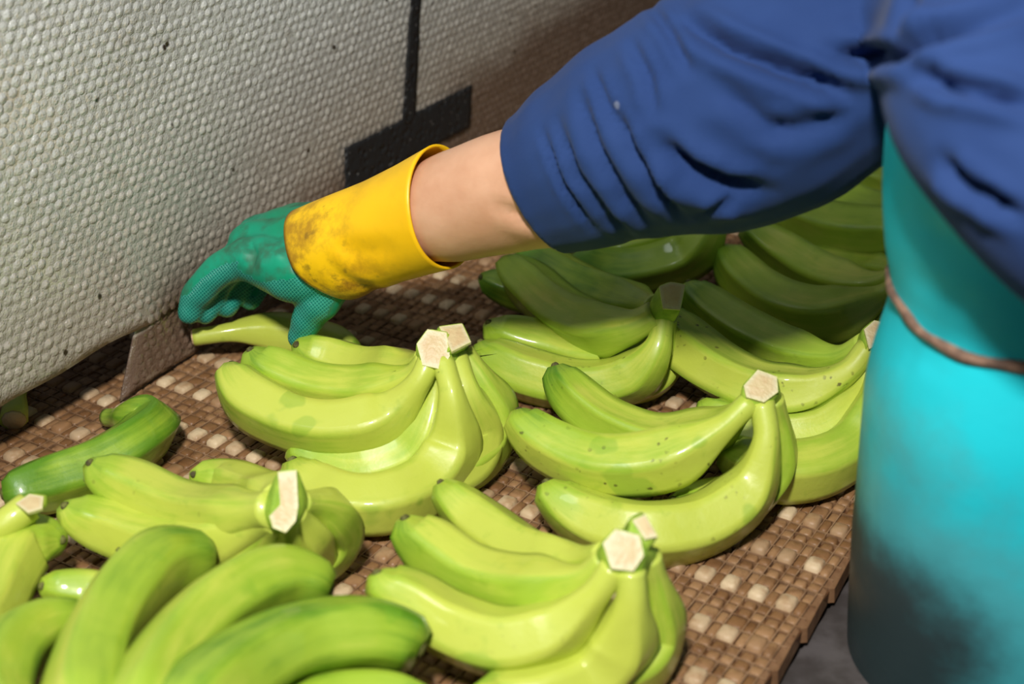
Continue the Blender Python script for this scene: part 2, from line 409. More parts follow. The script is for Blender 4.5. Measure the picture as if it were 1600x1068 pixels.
# black tape
def tape_mat():
    q = NT('black_tape'); g = q.coord()
    c = q.mix(q.ramp(q.vor(g, 130), 0.16, 0.08), (0.012, 0.012, 0.013), (0.16, 0.15, 0.14))
    q.p(Base_Color=c, Roughness=0.62, Normal=q.bump(q.math('ADD', q.noise(g, 90, 3), q.ramp(q.vor(g, 105), 0.0, 0.5)), 0.7, 0.003)); return q.m
M['tape'] = tape_mat()
def tape(quad, nu, nv, name='tape_strip', jag=0.0):
    """quad of pixels on the sheet (tl, tr, br, bl) -> thin strip lying on the bubbles"""
    P = [gx(x, y, CX+0.004) for x, y in quad]
    V, F = [], []; rr = random.Random(2)
    for i in range(nu+1):
        u = i/nu
        for j in range(nv+1):
            v = j/nv
            p = P[0].lerp(P[1], u).lerp(P[3].lerp(P[2], u), v)
            dy = rr.uniform(-jag, jag) if (i in (0, nu)) else 0
            dz = rr.uniform(-jag, jag) if (j in (0, nv)) else 0
            V.append((cur_x(p.y, p.z) + 0.0042 + rr.uniform(-.0003, .0003), p.y+dy, p.z+dz))
    for i in range(nu):
        for j in range(nv):
            a = i*(nv+1)+j; F.append((a, a+1, a+nv+2, a+nv+1))
    o = part(name, V, F, M['tape'], cur)
    s = o.modifiers.new('thickness', 'SOLIDIFY'); s.thickness = 0.0008; s.offset = 1
    return o
tape([(640, -60), (653, -60), (648, 190), (627, 195)], 4, 24, jag=0.0006)['label'] = 'thin upright strip of black tape'
tape([(539, 232), (735, 131), (733, 198), (540, 302)], 30, 10, jag=0.0008)['label'] = 'wide crosswise strip of black tape'
# rail that the curtain hangs from
rl = thing('curtain_rail', 'steel rail the plastic curtain hangs from, above the belt', 'rail', (CX, 1.1, CUR_TOP))
Pp, _ = catmull([(CX, 0.1, CUR_TOP+0.004), (CX, 1.2, CUR_TOP+0.004), (CX, 2.6, CUR_TOP+0.004)], 6)
V, F = sweep(Pp, [0.012]*6, 12, ref=Vector((1, 0, 0))); part('tube', V, F, M['steel'], rl)
for y in (0.15, 2.56):
    Pp, _ = catmull([(CX-0.0, y, FLOOR_Z), (CX, y, 0.0), (CX, y, CUR_TOP)], 4)
    V, F = sweep(Pp, [0.012]*4, 12, ref=Vector((1, 0, 0))); part('post', V, F, M['steel'], rl)

# ================================================================== BANANAS
def banana(th, pts, r=0.0205, neck=0.20, rn=0.0085, tone=0.2, spots=0.0, tipr=0.34, facet=0.85, seed=0, name='banana', tip=True, parent=None):
    W = [gz(p[0], p[1], max(p[2], r+0.0032) if 0 < k_ < len(pts)-1 else p[2]) for k_, p in enumerate(pts)]; N = 44
    P, L = catmull(W, N); NS = 30
    rr = random.Random(seed*31+len(pts)); ph = rr.randrange(30)*2*math.pi/30
    rad, full = [], []
    for i in range(N):
        t = i/(N-1)
        a = rn + (r-rn)*smoothstep(neck*0.35, neck+0.16, t)
        a *= 1 - 0.05*smoothstep(0.2, 0.0, t)*0
        e = max(0.0, min(1.0, (1.0-t)/0.27))
        full.append(a)
        a *= tipr + (1-tipr)*math.sqrt(max(0, 1-(1-e)**2.2))
        a *= 1 - 0.04*math.sin(t*9+ph)
        if t > 0.985: a *= 0.90
        rad.append(a)
    # the blossom end sits towards the inside of the bend
    inn = (P[0]+P[-1])*0.5 - P[N//2]; tg = (P[-1]-P[-8]).normalized(); inn = inn - tg*inn.dot(tg)
    if inn.length > 1e-4:
        inn.normalize()
        for i in range(N):
            P[i] = P[i] + inn*(full[i]-rad[i])*0.62*smoothstep(0.7, 0.8, i/(N-1))
    def shape(i, a):
        t = i/(N-1); k = ((a+ph) % (2*math.pi/5)) - math.pi/5
        pent = math.cos(math.pi/5)/math.cos(k)           # pentagon
        w_ = facet*smoothstep(0.05, 0.3, t)*(1-0.4*smoothstep(0.85, 1.0, t))
        cr_ = math.exp(-((abs(k)-math.pi/5)/0.16)**2)
        return (1-w_) + w_*(pent*1.11) + 0.035*max(0, w_-0.6)*cr_
    V, F = sweep(P, rad, NS, shape)
    ts, rg, fc = [], [], []; ft = [rr.uniform(-0.22, 0.22) for _ in range(5)]
    for i in range(N):
        for k in range(NS):
            a = 2*math.pi*k/NS; kk = abs(((a+ph) % (2*math.pi/5)) - math.pi/5)/(math.pi/5)
            ts.append(i/(N-1)); rg.append(smoothstep(0.6, 1.0, kk))
            fp = ((a+ph) % (2*math.pi))/(2*math.pi/5) - 0.5; f0 = int(math.floor(fp)) % 5; fc.append(ft[f0]*(1-smoothstep(.35, .65, fp-math.floor(fp))) + ft[(f0+1) % 5]*smoothstep(.35, .65, fp-math.floor(fp)))
    o = part(name, V, F, M['banana'], th, parent, attrs={'t': ts, 'ridge': rg, 'facet': fc, 'ca': [seed*1.7 + math.cos(2*math.pi*k/NS) for _ in range(N) for k in range(NS)], 'sa': [math.sin(2*math.pi*k/NS) for _ in range(N) for k in range(NS)]})
    o['tone'] = tone + rr.uniform(-0.06, 0.06); o['spots'] = spots
    if tip:
        d = (P[-1]-P[-3]).normalized(); re = rad[-1]
        Pp = [P[-1]-d*0.001, P[-1]+d*0.0010, P[-1]+d*0.0022]
        V, F = sweep(Pp, [re*0.60, re*0.44, re*0.26], 10, lambda i, a: 1+0.15*math.sin(3*a+seed))
        part('blossom_tip', V, F, M['tip'], th, o)
    return o
def prism_face(th, parent, poly, depth_fn, thick, mat, name):
    """a cut face: flat polygon with thickness, rim attribute for colour"""
    W = [depth_fn(x, y) for x, y in poly]; c = sum(W, Vector())/len(W)
    n = (W[1]-W[0]).cross(W[2]-W[0]).normalized()
    if n.dot(CAM-c) < 0: n = -n
    V = [c + n*0.0006] + [c.lerp(p, 0.55)+n*0.0003 for p in W] + W + [p - n*thick for p in W]; k = len(W)
    F = [(0, 1+i, 1+(i+1) % k) for i in range(k)] + [(1+i, 1+k+i, 1+k+(i+1) % k, 1+(i+1) % k) for i in range(k)] \
        + [(1+k+i, 1+2*k+i, 1+2*k+(i+1) % k, 1+k+(i+1) % k) for i in range(k)] + [tuple(1+2*k+i for i in range(k))]
    o = part(name, V, F, mat, th, parent, smooth=False, attrs={'rim': [0]+[0.3]*k+[1]*k+[1]*k})
    bm = bmesh.new(); bm.from_mesh(o.data); bmesh.ops.recalc_face_normals(bm, faces=bm.faces[:]); bm.to_mesh(o.data); bm.free()
    return W, n
def bunch(label, crown, cuts, bananas, group='hands of green bananas on the belt', seed=0, back=0.016, cutname='cut_face'):
    """crown = (px, py, z) ; cuts = list of (pixel polygon, dz tilt) ; bananas = list of dicts"""
    base = gz(*crown); th = thing('banana_hand', label, 'bananas', (base.x, base.y, 0.0), group)
    starts = [gz(*b['pts'][0]) for b in bananas]; near_s = [q_ for q_ in starts if (q_-base).length < 0.05]
    ring = []
    for q_ in near_s:
        for k in range(6):
            a = k*math.pi/3
            ring.append(q_ + RT*0.0075*math.cos(a) + UP*0.0075*math.sin(a)); ring.append(q_ + FW*0.006 + RT*0.006*math.cos(a) + UP*0.006*math.sin(a))
    dep = proj(base)[2]
    near = min([dep-0.010] + [proj(q_)[2]-0.006 for q_ in near_s])
    CV, CF, faces = [], [], []
    for ci, cut in enumerate(cuts):
        poly, tilt = cut[:2]; off = cut[2] if len(cut) > 2 else 0.0
        cy = sum(p[1] for p in poly)/len(poly)
        fn = lambda x, y, cy=cy, tilt=tilt, off=off: gd(x, y, near + off + tilt*(cy-y)*dep/FPX)
        Wp = [fn(x, y) for x, y in poly]; c = sum(Wp, Vector())/len(Wp)
        hull = list(ring) if ci == 0 else [base + (q_-base)*0.6 for q_ in ring]
        for p in Wp:
            hull.append(c + (p-c)*1.06 + FW*0.0016); hull.append(c + (p-c)*(0.80 if ci == 0 else 1.0) + FW*back)
        faces.append((poly, fn))
        bm = bmesh.new()
        for h in hull: bm.verts.new(h)
        bmesh.ops.convex_hull(bm, input=bm.verts[:])
        bmesh.ops.delete(bm, geom=[v for v in bm.verts if not v.link_faces], context='VERTS')
        bmesh.ops.bevel(bm, geom=bm.edges[:], offset=0.0012, segments=1, affect='EDGES')
        bm.verts.index_update(); n0 = len(CV)
        CV += [v.co.copy() for v in bm.verts]; CF += [tuple(n0+v.index for v in f.verts) for f in bm.faces]; bm.free()
    if CV:
        cr = part('crown', CV, CF, M['crown'], th); cr['label'] = 'crown joining the stalks'
        for poly, fn in faces: prism_face(th, cr, poly, fn, 0.002, M['cut'], cutname)
    for i, b in enumerate(bananas):
        b = dict(b); banana(th, b.pop('pts'), seed=seed*10+i, **b)
    return th
def B(*pts, **kw):
    if kw.get('tone', 0) > 0.22: kw.setdefault('facet', 1.25)
    return dict(pts=pts, **kw)

bunch('bright green banana hand beside the thumb of the glove, two-faced pale crown cut', (690, 545, .10),
  [([(651,537),(668,514),(698,519),(703,556),(690,577),(660,570)], 0.3), ([(686,510),(722,505),(736,534),(706,549)], 1.0, .006)],
  [B((672,560,.098),(655,596,.085),(612,645,.060),(545,667,.050),(470,661,.048),(400,628,.052),(350,584,.062), r=.0212, neck=.2, tone=.05),
   B((668,560,.094),(640,590,.075),(580,612,.055),(500,606,.050),(432,582,.055),(388,560,.062), r=.0195, tone=.15),
   B((665,560,.090),(630,577,.065),(585,578,.048),(525,562,.044),(464,545,.050), r=.0185, tone=.12),
   B((692,562,.098),(706,620,.080),(706,690,.045),(672,748,.026),(610,782,.0215),(545,785,.0215),(495,765,.025),(450,735,.033), r=.0215, tone=.0, neck=.2),
   B((685,565,.092),(672,640,.060),(640,700,.034),(570,728,.024),(500,720,.024),(455,705,.030), r=.0185, tone=.2),
   B((712,556,.094),(729,612,.076),(744,665,.044),(730,715,.026),(680,745,.022),(620,752,.022), r=.0200, tone=.1, neck=.28),
   B((722,550,.092),(750,592,.074),(768,645,.046),(757,692,.028),(720,722,.022),(660,735,.022), r=.0200, tone=.12, neck=.26)], seed=1)

bunch('green banana hand nearest the bottom edge, round pale crown cut with small second nub', (978, 866, .10),
  [([(942,848),(962,826),(1000,836),(1006,868),(990,892),(955,888)], 0.3), ([(988,812),(1008,803),(1028,838),(1008,842)], 0.6, .008)],
  [B((960,885,.096),(928,930,.080),(868,983,.056),(785,1003,.045),(705,978,.046),(640,940,.055),(580,915,.064), r=.0195, tone=.05, spots=.15),
   B((985,890,.096),(986,942,.078),(968,1005,.048),(918,1058,.028),(840,1095,.022),(740,1100,.026), r=.0215, tone=.0),
   B((1010,868,.092),(1024,925,.066),(1022,985,.036),(1000,1030,.024),(940,1060,.021),(860,1080,.021), r=.0185, tone=.08, neck=.24),
   B((948,874,.094),(905,908,.076),(825,922,.055),(740,900,.048),(675,858,.053),(626,826,.060), r=.0195, tone=.15),
   B((948,868,.088),(890,880,.062),(815,862,.045),(748,815,.042),(686,766,.050), r=.0178, tone=.12)], seed=2)

bunch('speckled green banana hand in front of the apron, single pale hexagonal crown cut', (1188, 612, .10),
  [([(1162,602),(1184,577),(1214,588),(1216,612),(1194,628),(1166,620)], 0.5)],
  [B((1172,628,.096),(1122,672,.080),(1042,714,.058),(950,724,.050),(870,700,.052),(800,658,.062), r=.0208, tone=.05, spots=.8),
   B((1190,628,.096),(1197,690,.074),(1170,765,.042),(1098,818,.025),(1005,832,.0215),(915,810,.025),(843,772,.036), r=.0212, tone=.0, spots=.35),
   B((1178,625,.088),(1115,672,.048),(1035,692,.030),(960,668,.032),(905,630,.040),(862,582,.052), r=.0185, tone=.25, spots=.7),
   B((1205,622,.092),(1214,672,.066),(1204,735,.036),(1165,778,.024),(1110,790,.021),(1050,795,.021), r=.0180, tone=.15, neck=.24)], seed=3)

bunch('shaded green banana hand below the forearm, blunt upright stalk stub at its right end', (1045, 478, .092),
  [([(1030,447),(1048,440),(1071,444),(1063,484),(1036,482)], 0.2)],
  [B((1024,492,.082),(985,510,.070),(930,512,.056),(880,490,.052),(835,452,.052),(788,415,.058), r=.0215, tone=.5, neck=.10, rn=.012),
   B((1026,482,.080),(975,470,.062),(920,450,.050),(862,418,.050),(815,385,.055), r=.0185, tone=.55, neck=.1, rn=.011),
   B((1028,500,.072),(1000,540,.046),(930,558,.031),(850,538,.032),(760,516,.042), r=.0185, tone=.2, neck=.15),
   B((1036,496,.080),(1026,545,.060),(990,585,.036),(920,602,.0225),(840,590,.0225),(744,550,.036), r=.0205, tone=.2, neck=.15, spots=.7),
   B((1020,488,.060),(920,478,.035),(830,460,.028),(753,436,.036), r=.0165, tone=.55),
   B((1042,496,.076),(1036,560,.038),(1012,590,.024),(960,602,.021),(900,600,.021), r=.0175, tone=.2)], seed=4)

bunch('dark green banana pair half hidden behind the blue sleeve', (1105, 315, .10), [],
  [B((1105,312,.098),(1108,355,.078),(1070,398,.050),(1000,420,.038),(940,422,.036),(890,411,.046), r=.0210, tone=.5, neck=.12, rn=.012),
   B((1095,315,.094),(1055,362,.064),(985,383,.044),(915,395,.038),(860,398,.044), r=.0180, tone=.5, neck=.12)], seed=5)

bunch('glossy blemished banana hand touching the apron, crown cut half hidden by the apron', (1366, 528, .085),
  [([(1350,514),(1366,500),(1384,504),(1386,530),(1358,545)], 0.4)],
  [B((1356,542,.080),(1322,582,.064),(1260,611,.048),(1185,607,.043),(1112,572,.043),(1052,522,.050),(1024,488,.058), r=.0208, tone=.25, spots=.8),
   B((1352,536,.078),(1305,560,.058),(1240,555,.045),(1170,524,.044),(1112,485,.048),(1070,454,.055), r=.0195, tone=.35, spots=.4),
   B((1360,548,.074),(1345,615,.048),(1290,668,.030),(1220,680,.025),(1150,665,.025),(1092,640,.032), r=.0180, tone=.3),
   B((1372,548,.074),(1368,632,.050),(1335,692,.030),(1275,728,.0225),(1205,734,.0215),(1130,715,.022), r=.0212, tone=.15)], seed=6)

bunch('glossy dark banana hand right of the stalk stub, running behind the apron waist', (1410, 436, .085), [],
  [B((1412,436,.084),(1372,466,.064),(1300,494,.048),(1232,484,.043),(1172,444,.043),(1126,396,.054), r=.0215, tone=.35, neck=.15),
   B((1408,428,.080),(1350,447,.058),(1290,434,.046),(1230,398,.044),(1163,357,.056), r=.0200, tone=.4, neck=.15),
   B((1410,424,.066),(1355,428,.036),(1300,420,.026),(1245,402,.030), r=.0165, tone=.25),
   B((1414,446,.074),(1398,500,.046),(1345,532,.026),(1280,545,.0215), r=.0180, tone=.15)], seed=7)

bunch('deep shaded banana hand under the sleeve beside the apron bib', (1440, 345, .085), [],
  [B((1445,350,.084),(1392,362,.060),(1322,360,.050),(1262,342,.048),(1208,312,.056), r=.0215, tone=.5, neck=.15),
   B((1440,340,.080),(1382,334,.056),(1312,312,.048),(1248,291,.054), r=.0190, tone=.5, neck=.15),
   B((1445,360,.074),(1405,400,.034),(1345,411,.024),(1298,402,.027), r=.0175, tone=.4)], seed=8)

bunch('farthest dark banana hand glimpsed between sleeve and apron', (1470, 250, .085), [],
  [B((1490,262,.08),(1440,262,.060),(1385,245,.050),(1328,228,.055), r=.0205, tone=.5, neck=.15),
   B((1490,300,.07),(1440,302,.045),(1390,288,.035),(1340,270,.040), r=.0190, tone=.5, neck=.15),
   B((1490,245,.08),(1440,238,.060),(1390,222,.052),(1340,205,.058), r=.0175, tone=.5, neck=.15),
   B((1500,225,.08),(1450,210,.060),(1412,196,.052),(1384,182,.056), r=.0160, tone=.5, neck=.15)], seed=9)

bunch('green banana hand at lower left, tall narrow cream crown cut', (447, 785, .092),
  [([(434,737),(463,734),(466,790),(462,814),(446,832),(426,824),(421,806),(438,788)], 0.25)],
  [B((428,795,.086),(362,806,.064),(285,795,.050),(210,764,.050),(140,733,.060), r=.0185, tone=.05, neck=.14, rn=.012, spots=.25),
   B((428,805,.080),(352,842,.050),(262,850,.034),(172,826,.034),(98,803,.044), r=.0195, tone=.12, neck=.14, rn=.011),
   B((434,780,.084),(405,772,.060),(355,757,.046),(306,742,.050), r=.0165, tone=.05, neck=.1, rn=.010),
   B((466,785,.086),(502,792,.070),(527,826,.042),(514,862,.026),(468,888,.022),(400,898,.022), r=.0158, tone=.12, neck=.18),
   B((458,800,.084),(478,832,.062),(490,872,.032),(470,902,.022),(410,922,.022), r=.0142, tone=.05, neck=.18),
   B((448,808,.082),(460,852,.052),(458,902,.026),(425,932,.021),(370,945,.021), r=.0130, tone=.18, neck=.18),
   B((432,812,.078),(394,852,.048),(330,888,.027),(260,892,.023),(190,872,.026), r=.0185, tone=.2, neck=.15)], seed=10)

bunch('large blurred banana hand in the bottom left foreground, three fat fruits up front', (190, 1200, .105), [],
  [B((150,1195,.10),(132,1100,.092),(150,1012,.084),(192,935,.076),(248,882,.066),(318,868,.052), r=.0215, tone=.45, facet=.7, neck=.08, rn=.014, tipr=.62),
   B((200,1200,.10),(232,1095,.092),(282,1008,.084),(352,942,.076),(432,908,.066),(508,918,.052), r=.0215, tone=.45, facet=.7, neck=.08, rn=.014, tipr=.62),
   B((235,1205,.10),(310,1105,.092),(380,1045,.084),(465,1002,.076),(565,988,.066),(655,1004,.052), r=.0218, tone=.5, facet=.7, neck=.08, rn=.014, tipr=.62),
   B((60,1200,.09),(-10,1110,.080),(0,1040,.072),(48,992,.062),(120,972,.050), r=.0205, tone=.45, facet=.7, neck=.08, rn=.014, tipr=.6),
   B((260,1205,.09),(380,1160,.060),(500,1115,.045),(600,1108,.042),(700,1122,.046), r=.0200, tone=.45, facet=.7, neck=.08, rn=.014),
   B((180,1200,.08),(235,1085,.034),(222,990,.024),(160,930,.0225),(70,914,.032), r=.0180, tone=.1, neck=.08)], seed=11)

bunch('banana hand cut off by the left edge, its stalk end pointing right', (44, 788, .07),
  [([(24,786),(46,771),(68,775),(66,794),(44,801)], 0.9)],
  [B((46,790,.068),(8,818,.062),(-40,850,.050),(-85,910,.034),(-100,990,.024),(-60,1060,.026), r=.0195, tone=.05, neck=.24, rn=.0095)], seed=12)

def lone(label, pts, name='banana', **kw):
    b = gz(*pts[len(pts)//2]); th = thing(name, label, 'banana', (b.x, b.y, 0.0), 'loose green bananas')
    return th, banana(th, pts, name='fruit', **kw)
th, _ = lone('hooked green banana curling at the left edge below the cut stalk end', [(-70,1030,.045),(-20,960,.040),(5,900,.040),(38,852,.042),(92,838,.040)], r=.0195, tone=.15, neck=.1, rn=.014, seed=21)
th, _ = lone('single dark green banana lying alone below the curtain flap', [(168,652,.012),(205,655,.015),(238,664,.026),(212,690,.032),(150,727,.027),(80,752,.026),(14,772,.032)], r=.0200, tone=.62, neck=.12, rn=.007, spots=.25, tipr=.55, seed=22)
th, fruit = lone('green banana pinched under the gloved hand, stalk pointing left', [(303,527,.026),(345,521,.028),(385,517,.027),(430,519,.024),(490,530,.021),(555,545,.0205)], r=.0172, tone=.0, neck=.40, rn=.0074, facet=.5, seed=23)
e = gz(303, 527, .026); d = (gz(345,521,.028)-e).normalized()
V, F = sweep([e-d*0.0015, e+d*0.001], [.0060, .0070], 10); part('stalk_end', V, F, M['cut'], th, attrs={'rim': [0.2]*len(V)})
# broken stalk fragment under the curtain
b = gz(22, 640, .01); th = thing('stalk_fragment', 'pale broken banana stalk lying under the curtain hem at left', 'stalk', (b.x, b.y, 0))
Pp, _ = catmull([gz(28, 585, .014), gz(24, 625, .014), gz(22, 655, .010)], 10)
V, F = sweep(Pp, [.010, .0095, .009, .0088, .0088, .009, .0095, .0102, .0108, .0108], 10, lambda i, a: 1+0.1*math.sin(2*a+i*.4))
part('stalk', V, F, M['banana'], th, attrs={'t': [0.0]*len(V), 'ridge': [0]*len(V)})
Pp2 = [Pp[-1], Pp[-1]+(Pp[-1]-Pp[-2])*0.3]; V, F = sweep(Pp2, [.0095, .0085], 10); part('stalk_end', V, F, M['cut'], th, attrs={'rim': [0.5]*len(V)})

# ================================================================== PERSON
def cloth_mat(name, c1, c2, rough=0.85):
    q = NT(name); co_ = q.coord(); n = q.noise(co_, 9, 4)
    c = q.mix(q.ramp(n, 0.3, 0.7), c1, c2)
    c = q.mix(q.math('MULTIPLY', q.ramp(q.vor(co_, 28), 0.10, 0.06), q.ramp(q.noise(co_, 11, 2), 0.58, 0.64, 0, 0.5)), c, (0.25, 0.28, 0.36))
    wv = q.add('ShaderNodeTexWave'); q.link(co_, wv.inputs[0]); wv.inputs['Scale'].default_value = 420
    h = q.math('ADD', q.math('MULTIPLY', q.noise(co_, 900, 2), 0.5), q.math('MULTIPLY', q.noise(co_, 30, 3), 1.0))
    q.p(Base_Color=c, Roughness=rough, Normal=q.bump(h, 0.25, 0.0015)); q.b.inputs['Sheen Weight'].default_value = 0.04
    q.b.inputs['Specular IOR Level'].default_value = 0.2
    return q.m
M['shirt'] = cloth_mat('blue_cloth', (0.014, 0.038, 0.135), (0.020, 0.050, 0.165))
M['trousers'] = cloth_mat('navy_cloth', (0.010, 0.016, 0.045), (0.014, 0.022, 0.06))
M['skin'] = (lambda q: (q.p(Base_Color=q.mix(q.ramp(q.noise(q.coord(), 22, 4), 0.35, 0.7), (0.66, 0.38, 0.24), (0.56, 0.29, 0.17)), Roughness=0.48,
      Normal=q.bump(q.noise(q.coord(), 350, 3), 0.15, 0.001), Subsurface_Weight=0.12), q.b.inputs['Subsurface Radius'].__setattr__('default_value', (0.01, 0.004, 0.002)), q.m)[2])(NT('skin'))
def glove_mat():
    q = NT('green_rubber'); co_ = q.coord(); pal = q.attr('palm'); n = q.noise(co_, 40, 5); n2 = q.noise(co_, 14, 4)
    c = q.mix(q.ramp(n2, 0.3, 0.7), (0.004, 0.26, 0.13), (0.004, 0.33, 0.20))
    c = q.mix(q.ramp(n, 0.46, 0.66, 0, 0.7), c, (0.035, 0.085, 0.045))
    xyz = q.sepxyz(co_)
    def axis_(v):
        n_ = q.add('ShaderNodeVectorMath', operation='DOT_PRODUCT'); q.link(co_, n_.inputs[0]); n_.inputs[1].default_value = v; return n_.outputs['Value']
    s1 = q.math('SINE', q.math('MULTIPLY', axis_(tuple(RT*0.8+UP*0.6)), 3000)); s2 = q.math('SINE', q.math('MULTIPLY', axis_(tuple(RT*-0.6+UP*0.8)), 3000))
    grid = q.math('MAXIMUM', q.ramp(s1, 0.45, 0.9), q.ramp(s2, 0.45, 0.9))
    pc = q.mix(grid, (0.004, 0.185, 0.145), (0.05, 0.40, 0.30)); pm = q.ramp(pal, 0.45, 0.55)
    c = q.mix(pm, c, pc)
    h = q.math('ADD', q.math('MULTIPLY', q.math('MULTIPLY', grid, pm), 0.6), q.math('MULTIPLY', n, 0.25))
    q.p(Base_Color=c, Roughness=q.ramp(n, 0.4, 0.7, 0.30, 0.5), Normal=q.bump(h, 0.5, 0.0015)); return q.m
M['glove'] = glove_mat()
def cuff_mat():
    q = NT('yellow_rubber'); co_ = q.coord(); n = q.noise(co_, 26, 6, 0.65); st = q.attr('dirt')
    c = q.mix(q.ramp(q.noise(co_, 9, 3), 0.3, 0.7), (0.98, 0.60, 0.006), (0.92, 0.52, 0.004))
    f = q.math('MULTIPLY', q.ramp(n, 0.40, 0.62), q.math('ADD', q.math('MULTIPLY', st, 0.75), 0.12), clamp=True)
    c = q.mix(f, c, (0.30, 0.135, 0.008))
    c = q.mix(q.math('MULTIPLY', q.ramp(q.noise(co_, 70, 5), 0.60, 0.72), q.math('MULTIPLY', st, 0.6)), c, (0.09, 0.05, 0.012))
    q.p(Base_Color=c, Roughness=0.42, Normal=q.bump(q.noise(co_, 60, 4), 0.25, 0.002)); return q.m
M['cuff'] = cuff_mat()
def apron_mat():
    q = NT('cyan_apron'); g = q.add('ShaderNodeNewGeometry').outputs['Position']; xyz = q.sepxyz(g); z, x = xyz[2], xyz[0]
    n = q.noise(g, 11, 6, 0.62); n2 = q.noise(g, 40, 4); d = q.attr('dirt')
    c = q.mix(q.ramp(q.noise(g, 5, 3), 0.35, 0.65), (0.016, 0.60, 0.70), (0.012, 0.52, 0.62))
    f = q.math('ADD', d, q.math('MULTIPLY', q.math('SUBTRACT', n, 0.5), 0.9))
    c = q.mix(q.ramp(f, 0.35, 0.75, 0, 0.50), c, (0.10, 0.20, 0.20))
    c = q.mix(q.ramp(f, 0.68, 1.30, 0, 0.93), c, (0.024, 0.022, 0.024))
    q.p(Base_Color=c, Roughness=q.ramp(n2, 0.3, 0.7, 0.42, 0.55), Normal=q.bump(q.noise(g, 25, 4), 0.25, 0.003))
    q.b.inputs['Specular IOR Level'].default_value = 0.3
    return q.m
M['apron'] = apron_mat()
M['cord'] = simple('waist_cord', (0.26, 0.15, 0.10), 0.8, (0.12, 0.07, 0.05), 120)
M['boot'] = simple('rubber_boot', (0.02, 0.02, 0.022), 0.4)

def fused(name, tubes, mat, th, voxel, smooth_it=6, parent=None, post=None, attrs=None):
    """union of tapering tubes grown into one continuous skin (voxel remesh + smoothing)"""
    V, F = [], []
    for P, R_ in tubes:
        W, L = catmull(P, 28); n = len(R_); rad = []
        for i in range(28):
            u = i/27*(n-1); k = min(n-2, int(u)); rad.append(R_[k] + (R_[k+1]-R_[k])*smoothstep(0, 1, u-k))
        tv, tf = sweep(W, rad, 20, ref=Vector((0.13, 0.21, 1)).normalized())
        # round both ends
        for end, sgn in ((0, -1), (-1, 1)):
            t = (W[1]-W[0]).normalized() if end == 0 else (W[-1]-W[-2]).normalized()
            b0 = len(V)
            sv = []; bm = bmesh.new(); bmesh.ops.create_icosphere(bm, subdivisions=2, radius=rad[end]*0.995)
            sv = [W[end] + v.co for v in bm.verts]; sf = [tuple(v.index for v in f.verts) for f in bm.faces]; bm.free()
            V += sv; F += [tuple(b0+i for i in f) for f in sf]
        b0 = len(V); V += tv; F += [tuple(b0+i for i in f) for f in tf]
    me = bpy.data.meshes.new('tmp'); me.from_pydata([tuple(v) for v in V], [], F); me.update()
    to = bpy.data.objects.new('tmp', me); C.objects.link(to)
    rm = to.modifiers.new('r', 'REMESH'); rm.mode = 'VOXEL'; rm.voxel_size = voxel
    sm = to.modifiers.new('s', 'SMOOTH'); sm.iterations = smooth_it; sm.factor = 0.5
    dg = bpy.context.evaluated_depsgraph_get(); ev = to.evaluated_get(dg); m2 = bpy.data.meshes.new_from_object(ev)
    V = [v.co.copy() for v in m2.vertices]; F = [tuple(p.vertices) for p in m2.polygons]; Nn = [v.normal.copy() for v in m2.vertices]
    bpy.data.objects.remove(to); bpy.data.meshes.remove(me); bpy.data.meshes.remove(m2)
    if post: V = [post(v, n) for v, n in zip(V, Nn)]
    at = {k: [fn(v, n) for v, n in zip(V, Nn)] for k, fn in attrs.items()} if attrs else None
    return part(name, V, F, mat, th, parent, attrs=at)
def seg_dist(px, py, line):
    best = 1e9; tt = 0
    for i in range(len(line)-1):
        (x0, y0), (x1, y1) = line[i], line[i+1]
        dx, dy = x1-x0, y1-y0; u = max(0, min(1, ((px-x0)*dx+(py-y0)*dy)/(dx*dx+dy*dy)))
        d = math.hypot(px-x0-u*dx, py-y0-u*dy)
        if d < best: best = d; tt = (i+u)/(len(line)-1); side = dx*(py-y0) - dy*(px-x0)
    return best, tt, (1 if side > 0 else -1)
def creaser(creases, nz_amp=0.0, nz_scale=20):
    """each crease: (pixel polyline, width px, depth m). sinks a valley with a ridge on its lower side"""
    def fn(v, n):
        off = 0
        if nz_amp: off += nz_amp*noise.noise(v*nz_scale)
        if n.dot((CAM-v).normalized()) > -0.15:
            px, py, d = proj(v)
            for line, wd, dep in creases:
                x0 = min(p[0] for p in line)-4*wd; x1 = max(p[0] for p in line)+4*wd; y0 = min(p[1] for p in line)-4*wd; y1 = max(p[1] for p in line)+4*wd
                if not (x0 < px < x1 and y0 < py < y1): continue
                ds, t, side = seg_dist(px, py, line); env = min(1, 4*t+0.15, 4*(1-t)+0.15)
                ww = wd*(0.6 if side > 0 else 1.3)
                off += -dep*env*math.exp(-(ds/ww)**2) + 0.45*dep*env*math.exp(-((ds-2.3*wd)/(1.2*wd))**2)
        return v + n*off
    return fn

